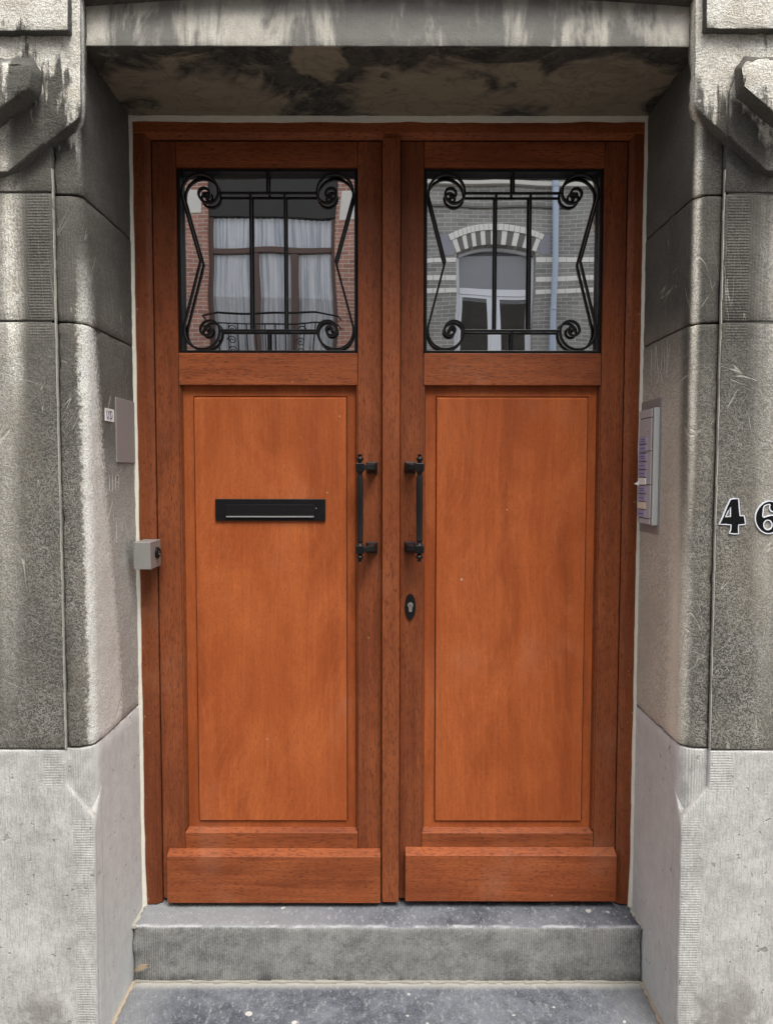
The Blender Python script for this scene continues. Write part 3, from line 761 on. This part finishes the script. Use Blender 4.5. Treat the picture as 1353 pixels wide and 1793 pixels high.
# ================================================================== things fixed round the door
kb = thing('key_switch_box', (-.691, -.045, 1.035), 'small brushed metal key switch box on the left door jamb', 'key switch')
obj('housing', MB().box(-.7155, -.667, -.093, -.0015, 1.035, 1.1125), 'steel', kb, bevel=.0018)
kc = obj('key_barrel', MB().lathe((-.6668, -.040, 1.077), [(.0165, 0), (.0165, .005), (.0125, .008), (.0100, .008), (.0095, .0065)], 20, 'x'), 'black', kb, smooth=True)
obj('keyhole', MB().box(-.6602, -.6595, -.0415, -.0385, 1.071, 1.083), 'steel', kc)
obj('screw', MB().lathe((-.672, -.078, 1.0348), [(.003, 0), (.003, -.002)], 10), 'steel', kb)
pl = obj('metal_plate', MB().box(-XR - .0005, -XR + .003, -.150, -.010, 1.336, 1.512), 'plate', bevel=.0007)
tag(pl, 'blank rectangular metal plate on the left stone reveal', 'plate')
st = obj('paper_sticker', MB().box(-XR - .0005, -XR + .0016, -.222, -.162, 1.443, 1.476), 'paper')
tag(st, 'small white paper sticker beside the blank metal plate', 'sticker')
k = MB()
for pts in ([(-.215, 1.470), (-.211, 1.452), (-.203, 1.449)], [(-.206, 1.470), (-.197, 1.462), (-.203, 1.452)], [(-.195, 1.472), (-.186, 1.468), (-.178, 1.471)], [(-.190, 1.469), (-.187, 1.458), (-.192, 1.449), (-.180, 1.452), (-.176, 1.462)]):
    for (ya, za), (yb, zb_) in zip(pts, pts[1:]):
        k.tube([(-XR + .0020, ya, za), (-XR + .0020, yb, zb_)], .0011, 5)
obj('scribble', k, 'ink', st)

ic = thing('intercom_panel', (XR - .01, -.09, 1.14), 'tall silver intercom with lilac name buttons on the right reveal', 'intercom')
GAPS = (698, 786, 874, 953, 1035, 1114, 1201, 1283, 1361)
def zi2(i): return 1.1655 + (1510 - GAPS[i]) * .320 / (1510 - 345)
obj('back_plate', MB().box(XR - .0035, XR + .0005, -.158, -.012, 1.140, 1.512), 'plate', ic, bevel=.0006)
obj('side_frame', MB().box(XR - .0180, XR - .0036, -.152, -.143, 1.1655, 1.4855), 'alu2', ic, bevel=.001)
obj('housing', MB().box(XR - .0175, XR - .0037, -.1422, -.046, 1.1655, 1.4855), 'ink', ic, bevel=.0008)
for i in range(9): obj('button_gap', MB().box(XR - .0223, XR - .0214, -.110, -.052, zi2(i) - .0009, zi2(i) + .0009), 'ink', ic)
def zi(cy_): return 1.1655 + (1510 - cy_) * .320 / (1510 - 345)
mz = [1.4850, zi(437), zi(770), zi(1108), zi(1448), 1.1660]
for za, zb_ in zip(mz[1:], mz):
    obj('module', MB().box(XR - .0215, XR - .0176, -.139, -.047, za + .0011, zb_ - .0011), 'alu', ic, bevel=.0008)
bm_ = MB().box(-.0014, .0014, -.0275, .0275, -.0093, .0093).mesh('name_button')
lines_ = ((620, 695), (702, 780), (792, 868), (880, 950), (957, 1030), (1040, 1108), (1120, 1195), (1208, 1278), (1288, 1352), (1370, 1440))
for i, (ya, yb) in enumerate(lines_):
    zc = (zi(ya) + zi(yb)) / 2
    mat = 'paper' if i == 5 else 'cream' if i == 8 else 'button'
    bme = bm_.copy(); b = put_obj('name_button', bme, mat, ic, loc=(XR - .0229, -.081, zc), bevel=.0006)
    if i == 5: b['label'] = 'white paper name tag, one corner peeling'
    if i == 8: b['label'] = 'cream blank name tag'
    if i not in (5, 8):
        k = MB(); rows = 2 if i in (0, 2, 6) else 1
        for r_ in range(rows):
            zz = zc + (.0028 - .0056 * r_ if rows == 2 else 0); yy = -.100
            while yy < -.070 + random.uniform(-.004, .004):
                L = random.uniform(.0015, .004); k.box(XR - .0249, XR - .0244, yy, yy + L, zz - .0013, zz + .0013); yy += L + .001
        o_ = obj('name_print', k, 'print', b)
obj('peeled_corner', MB().add([(XR - .0245, -.064, 1.2875), (XR - .0245, -.064, 1.2735), (XR - .034, -.050, 1.2770), (XR - .0243, -.0635, 1.2875), (XR - .0243, -.0635, 1.2735), (XR - .0338, -.0495, 1.2770)], [(0, 1, 2), (5, 4, 3), (0, 2, 5, 3), (1, 4, 5, 2), (0, 3, 4, 1)]), 'paper', ic)
obj('speaker_hole', MB().lathe((XR - .0216, -.118, zi(575)), [(.0016, 0), (.0016, -.0006)], 10, 'x'), 'ink', ic)

# scratched letters on the right reveal
sm = MB()
def scratch(pts, r=.0011):
    for (ya, za), (yb, zb_) in zip(pts, pts[1:]): sm.tube([(XR - .0003, ya, za), (XR - .0003, yb, zb_)], r, 5)
scratch([(-.075, 1.560), (-.070, 1.655)]); scratch([(-.100, 1.575), (-.105, 1.660), (-.070, 1.592), (-.110, 1.620)]); scratch([(-.105, 1.66), (-.128, 1.565)])
scratch([(-.150, 1.645), (-.146, 1.585)]); scratch([(-.165, 1.640), (-.172, 1.570)]); scratch([(-.185, 1.655), (-.183, 1.560), (-.200, 1.640)]); scratch([(-.115, 1.545), (-.140, 1.585), (-.155, 1.55)])
tag(obj('scratched_letters', sm, 'scratch', house), kind='stuff')
sm = MB()
def scratch2(pts, r=.0009):
    for (ya, za), (yb, zb_) in zip(pts, pts[1:]): sm.tube([(-XR + .0003, ya, za), (-XR + .0003, yb, zb_)], r, 5)
for k_ in range(3): scratch2([(-.20 + k_ * .022, 1.300), (-.202 + k_ * .022, 1.258)])
scratch2([(-.156, 1.300), (-.135, 1.300), (-.135, 1.262), (-.156, 1.260)]); scratch2([(-.156, 1.280), (-.138, 1.280)])
for k_ in range(7):
    ya = random.uniform(-.20, -.05); za = random.uniform(1.14, 1.24); scratch2([(ya, za), (ya + random.uniform(-.02, .02), za - random.uniform(.02, .06))], .0007)
tag(obj('scratched_letters', sm, 'scratch', house), kind='stuff')

# painted house number
def cp(cx_, cy_): p = P(1200 + cx_ / 8.843, 850 + cy_ / 8.843, YA); return (p.x, p.z)
def fill(loops, y0, y1):
    polys = [[Vector((x, 0, z)) for x, z in L] for L in loops]
    tri = tessellate_polygon([[Vector((v.x, v.z, 0)) for v in L] for L in polys]); flat = [v for L in polys for v in L]
    mb = MB(); n_ = len(flat)
    mb.add([(v.x, y0, v.z) for v in flat] + [(v.x, y1, v.z) for v in flat], [tuple(t_) for t_ in tri] + [tuple(i + n_ for i in t_[::-1]) for t_ in tri])
    o_ = 0
    for L in polys:
        k_ = len(L); mb.f += [(o_ + i, o_ + (i + 1) % k_, n_ + o_ + (i + 1) % k_, n_ + o_ + i) for i in range(k_)]; o_ += k_
    return mb
def smooth_loop(L, it=2):
    for _ in range(it):
        L = [q_ for a_, b_ in zip(L, L[1:] + L[:1]) for q_ in ((a_[0] * .75 + b_[0] * .25, a_[1] * .75 + b_[1] * .25), (a_[0] * .25 + b_[0] * .75, a_[1] * .25 + b_[1] * .75))]
    return L
four = [[(680, 215), (740, 203), (805, 205), (815, 330), (828, 470), (890, 468), (905, 530), (910, 600), (805, 612), (803, 680), (805, 748), (730, 748), (665, 738), (684, 690), (690, 610), (600, 602), (508, 600), (560, 490), (620, 340)], [(680, 335), (640, 410), (603, 487), (680, 482)]]
six = [smooth_loop([(1425, 350), (1405, 300), (1350, 250), (1280, 238), (1200, 262), (1130, 325), (1080, 410), (1060, 500), (1075, 590), (1120, 670), (1190, 730), (1265, 748), (1350, 730), (1420, 680), (1455, 600), (1440, 520), (1390, 470), (1320, 458), (1250, 475), (1178, 500), (1180, 420), (1195, 320), (1240, 300), (1300, 288), (1278, 340), (1300, 395), (1350, 410), (1405, 395)], 1),
       [(1258 + 66 * math.cos(R(a_)), 610 + 75 * math.sin(R(a_))) for a_ in range(0, 360, 24)]]
hn = thing('house_number', (.90, YA, 1.155), 'painted black house number 46 with white outline on the right stone', 'house number')
for d_ in (four, six):
    loops = [[cp(*c_) for c_ in L] for L in d_]
    o_ = obj('digit', fill(loops, YA - .0026, YA + .004), 'digit_black', hn)
    rb = MB()
    for L in loops: rb.ribbon(L, .0025, YA - .0034, YA + .004, closed=True)
    obj('digit_outline', rb, 'digit_white', o_)

# a dry leaf caught at the left end of the doorstep
lf = MB(); nL = 10; top_, bot_ = [], []
for i in range(nL + 1):
    u = i / nL; w_ = .011 * math.sin(math.pi * min(1, u * .93 + .05)) ** .8
    c_ = Vector((-.728 + .052 * u, -.116 - .010 * math.sin(u * 3.1), -.124 + .024 * u + .010 * math.sin(u * 3.4)))
    top_.append(c_ + Vector((0, -.004 - w_ * .35, w_))); bot_.append(c_ + Vector((0, .004 - w_ * .9, -w_ * .7)))
vv = top_ + bot_ + [q_ + Vector((0, .0012, 0)) for q_ in top_ + bot_]; m1 = nL + 1
ff = [(i, i + 1, m1 + i + 1, m1 + i) for i in range(nL)] + [(2 * m1 + i, 3 * m1 + i, 3 * m1 + i + 1, 2 * m1 + i + 1) for i in range(nL)] + [(i, 2 * m1 + i, 2 * m1 + i + 1, i + 1) for i in range(nL)] + [(m1 + i, m1 + i + 1, 3 * m1 + i + 1, 3 * m1 + i) for i in range(nL)]
tag(obj('dry_leaf', MB().add(vv, ff), 'leaf', smooth=True), 'curled dry brown leaf stuck at the left end of the doorstep', 'leaf')

# ================================================================== the houses across the street (seen in the door glass)
YF = -10.0
def fbox(mb, px0, px1, py0, py1, d0, d1):              # box on the far facade given by its mirrored pixels; d = metres out of the wall
    a_ = MX(px0, (py0 + py1) / 2, YF); b_ = MX(px1, (py0 + py1) / 2, YF); t_ = MX((px0 + px1) / 2, py0, YF)[1]; u_ = MX((px0 + px1) / 2, py1, YF)[1]
    return mb.box(a_[0], b_[0], YF + d0, YF + d1, u_, t_)
XS = MX(690, 450, YF)[0]
HT = 8.3
rh = thing('red_brick_house', (XS - 3, YF - .2, -.33), 'red brick house across the street mirrored in the left door window', 'house')
x0, x1 = MX(365, 450, YF)[0], MX(588, 450, YF)[0]; zt = MX(480, 290, YF)[1]; zb_ = MX(480, 690, YF)[1]
w = MB().box(-9, x0, YF - .35, YF, -.33, HT).box(x1, XS - .002, YF - .35, YF, -.33, HT).box(x0, x1, YF - .35, YF, zt, HT).box(x0, x1, YF - .35, YF, -.33, zb_)
obj('wall', w, 'redbrick', rh)
for px0, px1, py0, py1 in ((312, 352, 330, 372), (594, 640, 338, 384)):
    fb = fbox(MB(), px0, px1, py0, py1, -.02, .015); obj('quoin_block', fb, 'quoin', rh, bevel=.01)
rm = MB().box(x0 - .5, x1 + .5, YF - 1.25, YF - 1.2, zb_ - .3, zt + .3).box(x0 - .5, x1 + .5, YF - 1.2, YF - .352, zt + .25, zt + .3).box(x0 - .5, x0 - .45, YF - 1.2, YF - .352, zb_ - .3, zt + .25).box(x1 + .45, x1 + .5, YF - 1.2, YF - .352, zb_ - .3, zt + .25)
obj('room', rm, 'room', rh)
wf = MB(); D0, D1 = -.15, -.08
zz1 = MX(480, 376, YF)[1]
sh = MB().box(x0 + .001, x1 - .001, YF - .30, YF - .05, zz1, zt - .001); obj('shutter_box', sh, 'darkbox', rh)
t_ = .07
ztr = MX(480, 436, YF)[1]; mx1, mx2 = MX(449, 500, YF)[0], MX(513, 500, YF)[0]
wf.box(x0, x0 + t_, YF + D0, YF + D1, zb_, zz1).box(x1 - t_, x1, YF + D0, YF + D1, zb_, zz1)
wf.box(x0 + t_, x1 - t_, YF + D0, YF + D1 + .02, ztr - .045, ztr + .045)
for mm in (mx1, mx2): wf.box(mm - .055, mm + .055, YF + D0, YF + D1 + .01, zb_, ztr - .046)
wr = obj('window', wf, 'brownwood', rh, bevel=.006)
for a_, b_, c_, d_ in ((x0 + t_, x1 - t_, ztr + .046, zz1), (x0 + t_, mx1 - .056, zb_, ztr - .046), (mx1 + .056, mx2 - .056, zb_, ztr - .046), (mx2 + .056, x1 - t_, zb_, ztr - .046)):
    obj('pane', MB().box(a_, b_, YF - .115, YF - .112, c_, d_), 'glass_far', wr)
for (a_, b_, c_, d_) in ((x0 + .02, x1 - .02, ztr + .0, zz1), (x0 + .02, mx1, zb_, ztr), (mx1, mx2, zb_, ztr), (mx2, x1 - .02, zb_, ztr)):
    cu = MB(); nn = 72; vv = []
    for i in range(nn + 1):
        u = i / nn; x = a_ + (b_ - a_) * u; yy = YF - .180 + .022 * math.sin(u * (b_ - a_) * 62 + math.sin(u * 9) * 1.5)
        vv += [(x, yy, c_), (x, yy, d_)]
    cu.add(vv, [(2 * i, 2 * i + 2, 2 * i + 3, 2 * i + 1) for i in range(nn)]); obj('curtain', cu, 'curtain', wr, smooth=True)
# balcony
bz = MX(480, 551, YF + .5)[1]; bx0, bx1 = MX(383, 551, YF + .55)[0], MX(548, 551, YF + .55)[0]; ex0, ex1 = x0 - .05, x1 + .05
bal = MB()
for dz in (0, -.15, -.92): bal.tube([(ex0, YF, bz + dz), (ex0 + .02, YF + .25, bz + dz), (bx0, YF + .55, bz + dz), (bx1, YF + .55, bz + dz), (ex1 - .02, YF + .25, bz + dz), (ex1, YF, bz + dz)], .016 if dz == 0 else .011, 8)
bl = obj('balcony_railing', bal, 'black', rh, smooth=True)
xs_ = [bx0 + (bx1 - bx0) * i / 10 for i in range(11)]
for x in xs_: obj('baluster', MB().box(x - .008, x + .008, YF + .542, YF + .558, bz - .92, bz - .15), 'black', bl)
for xc in ((bx0 + xs_[2]) / 2 + .05, (bx1 + xs_[8]) / 2 - .05):
    for zc, f_ in ((bz - .25, 1), (bz - .42, -1), (bz - .59, 1)):
        sp = [(xc + f_ * (.075 * (1 - i / 40)) * math.cos(i / 40 * 11), zc + (.075 * (1 - i / 40)) * math.sin(i / 40 * 11)) for i in range(38)]
        obj('scroll', MB().ribbon(sp, .014, YF + .545, YF + .556), 'black', bl)
obj('balcony_slab', MB().box(ex0 - .05, ex1 + .05, YF, YF + .62, bz - 1.10, bz - .95), 'quoin', rh, bevel=.02)
obj('cornice', MB().box(-9, XS - .003, YF - .3, YF + .25, HT, HT + .25), 'quoin', rh, bevel=.03)

gh = thing('grey_brick_house', (XS + 3, YF - .2, -.33), 'grey brick house with white bands mirrored in the right door window', 'house')
x0, x1 = MX(795, 470, YF)[0], MX(934, 470, YF)[0]; zsp = MX(865, 443, YF)[1]; zcr = MX(865, 429, YF)[1]; zb_ = MX(865, 720, YF)[1]
rise = zcr - zsp; hwid = (x1 - x0) / 2; rad = (hwid ** 2 + rise ** 2) / (2 * rise); ccx, ccz = (x0 + x1) / 2, zcr - rad; amax = math.asin(hwid / rad)
w = MB().box(XS + .002, x0, YF - .35, YF, -.33, HT - .3).box(x1, 9, YF - .35, YF, -.33, HT - .3).box(x0, x1, YF - .35, YF, -.33, zb_)
na = 16
for i in range(na):
    a0 = -amax + 2 * amax * i / na; a1 = -amax + 2 * amax * (i + 1) / na
    p0 = (ccx + rad * math.sin(a0), ccz + rad * math.cos(a0)); p1 = (ccx + rad * math.sin(a1), ccz + rad * math.cos(a1))
    w.prism([p0, p1, (p1[0], HT - .3), (p0[0], HT - .3)], YF, YF - .35)
obj('wall', w, 'greybrick', gh)
# arch of alternating white and grey bricks under a ring of white headers
th = MX(865, 404, YF)[1] - zcr; tr2 = MX(865, 393, YF)[1] - zcr
nv = 17
for i in range(nv):
    a0 = (-1 + 2 * i / nv) * amax * 1.0; a1 = (-1 + 2 * (i + 1) / nv) * amax; g_ = .0022
    def pt(a, r): return (ccx + r * math.sin(a), ccz + r * math.cos(a))
    obj('voussoir', MB().prism([pt(a0 + g_, rad + .002), pt(a1 - g_, rad + .002), pt(a1 - g_, rad + th - .006), pt(a0 + g_, rad + th - .006)], YF + .014, YF - .1), 'bandwhite' if i % 2 == 0 else 'gbrick1', gh)
for i in range(20):
    a0 = (-1 + 2 * i / 20) * amax * 1.03; a1 = (-1 + 2 * (i + 1) / 20) * amax * 1.03; g_ = .0018
    obj('voussoir', MB().prism([pt(a0 + g_, rad + th), pt(a1 - g_, rad + th), pt(a1 - g_, rad + tr2), pt(a0 + g_, rad + tr2)], YF + .03, YF - .1), 'bandwhite', gh)
for px0, px1 in ((768, 792), (941, 962)):
    obj('impost_block', fbox(MB(), px0, px1, 410, 447, -.02, .012), 'greyplaster', gh)
def band(px0, px1, py0, py1):
    n_ = max(1, round((px1 - px0) / 20)); 
    for i in range(n_): obj('band_brick', fbox(MB(), px0 + (px1 - px0) * i / n_ + .35, px0 + (px1 - px0) * (i + 1) / n_ - .35, py0, py1, -.02, .010), 'bandwhite', gh)
for px0, px1 in ((700, 794.5), (934.5, 1090)):
    for py0, py1 in ((452, 460), (482, 490), (504, 512)): band(px0, px1, py0, py1)
for py0, py1 in ((318, 326),): obj('string_course', fbox(MB(), 700, 1120, py0, py1, -.02, .10), 'quoin', gh)
obj('string_course', fbox(MB(), 700, 1000, 361, 364, -.02, .04), 'gbrick1', gh)
zt = zcr
rm = MB().box(x0 - .5, x1 + .5, YF - 1.25, YF - 1.2, zb_ - .3, zt + .3).box(x0 - .5, x1 + .5, YF - 1.2, YF - .352, zt + .25, zt + .3).box(x0 - .5, x0 - .45, YF - 1.2, YF - .352, zb_ - .3, zt + .25).box(x1 + .45, x1 + .5, YF - 1.2, YF - .352, zb_ - .3, zt + .25)
obj('room', rm, 'room', gh)
t_ = .06
wf = MB().box(x0, x0 + t_, YF - .24, YF - .17, zb_, zsp).box(x1 - t_, x1, YF - .24, YF - .17, zb_, zsp)
ztr = MX(865, 505, YF)[1]; xm = MX(866, 560, YF)[0]
wf.box(x0 + t_, x1 - t_, YF - .24, YF - .15, ztr - .055, ztr + .055).box(xm - .06, xm + .06, YF - .24, YF - .16, zb_, ztr - .056)
for i in range(na):
    a0 = -amax + 2 * amax * i / na; a1 = -amax + 2 * amax * (i + 1) / na
    wf.prism([pt(a0, rad - .001), pt(a1, rad - .001), pt(a1, rad - .05), pt(a0, rad - .05)], YF - .24, YF - .17)
wr = obj('window', wf, 'pvc', gh, bevel=.005)
for a_, b_ in ((x0 + t_, xm - .061), (xm + .061, x1 - t_)):
    fr_ = MB(); k_ = .05; zq = ztr - .057
    fr_.box(a_, a_ + k_, YF - .22, YF - .165, zb_, zq).box(b_ - k_, b_, YF - .22, YF - .165, zb_, zq).box(a_ + k_, b_ - k_, YF - .22, YF - .165, zq - k_, zq)
    obj('sash', fr_, 'pvc', wr, bevel=.004)
    obj('pane', MB().box(a_ + k_, b_ - k_, YF - .20, YF - .195, zb_, zq - k_), 'glass_far', wr)
obj('pane', MB().box(x0 + t_, x1 - t_, YF - .21, YF - .205, ztr + .056, zsp), 'glass_far', wr)
obj('blind', MB().box(x0 + t_, x1 - t_, YF - .33, YF - .32, ztr + .02, zcr + .1), 'greyplaster', wr)
px_ = MX(969, 450, YF)[0]
dp = MB().tube([(px_, YF + .11, -.33), (px_, YF + .11, 9.2)], .058, 14)
for zz in (2.2, 4.05, 6.1, 8.0): dp.lathe((px_, YF + .11, zz), [(.060, -.03), (.067, -.02), (.067, .02), (.060, .03)], 14)
obj('drainpipe', dp, 'pipe', gh, smooth=True)
obj('cornice', MB().box(XS + .003, 9, YF - .3, YF + .25, HT - .3, HT), 'quoin', gh, bevel=.03)
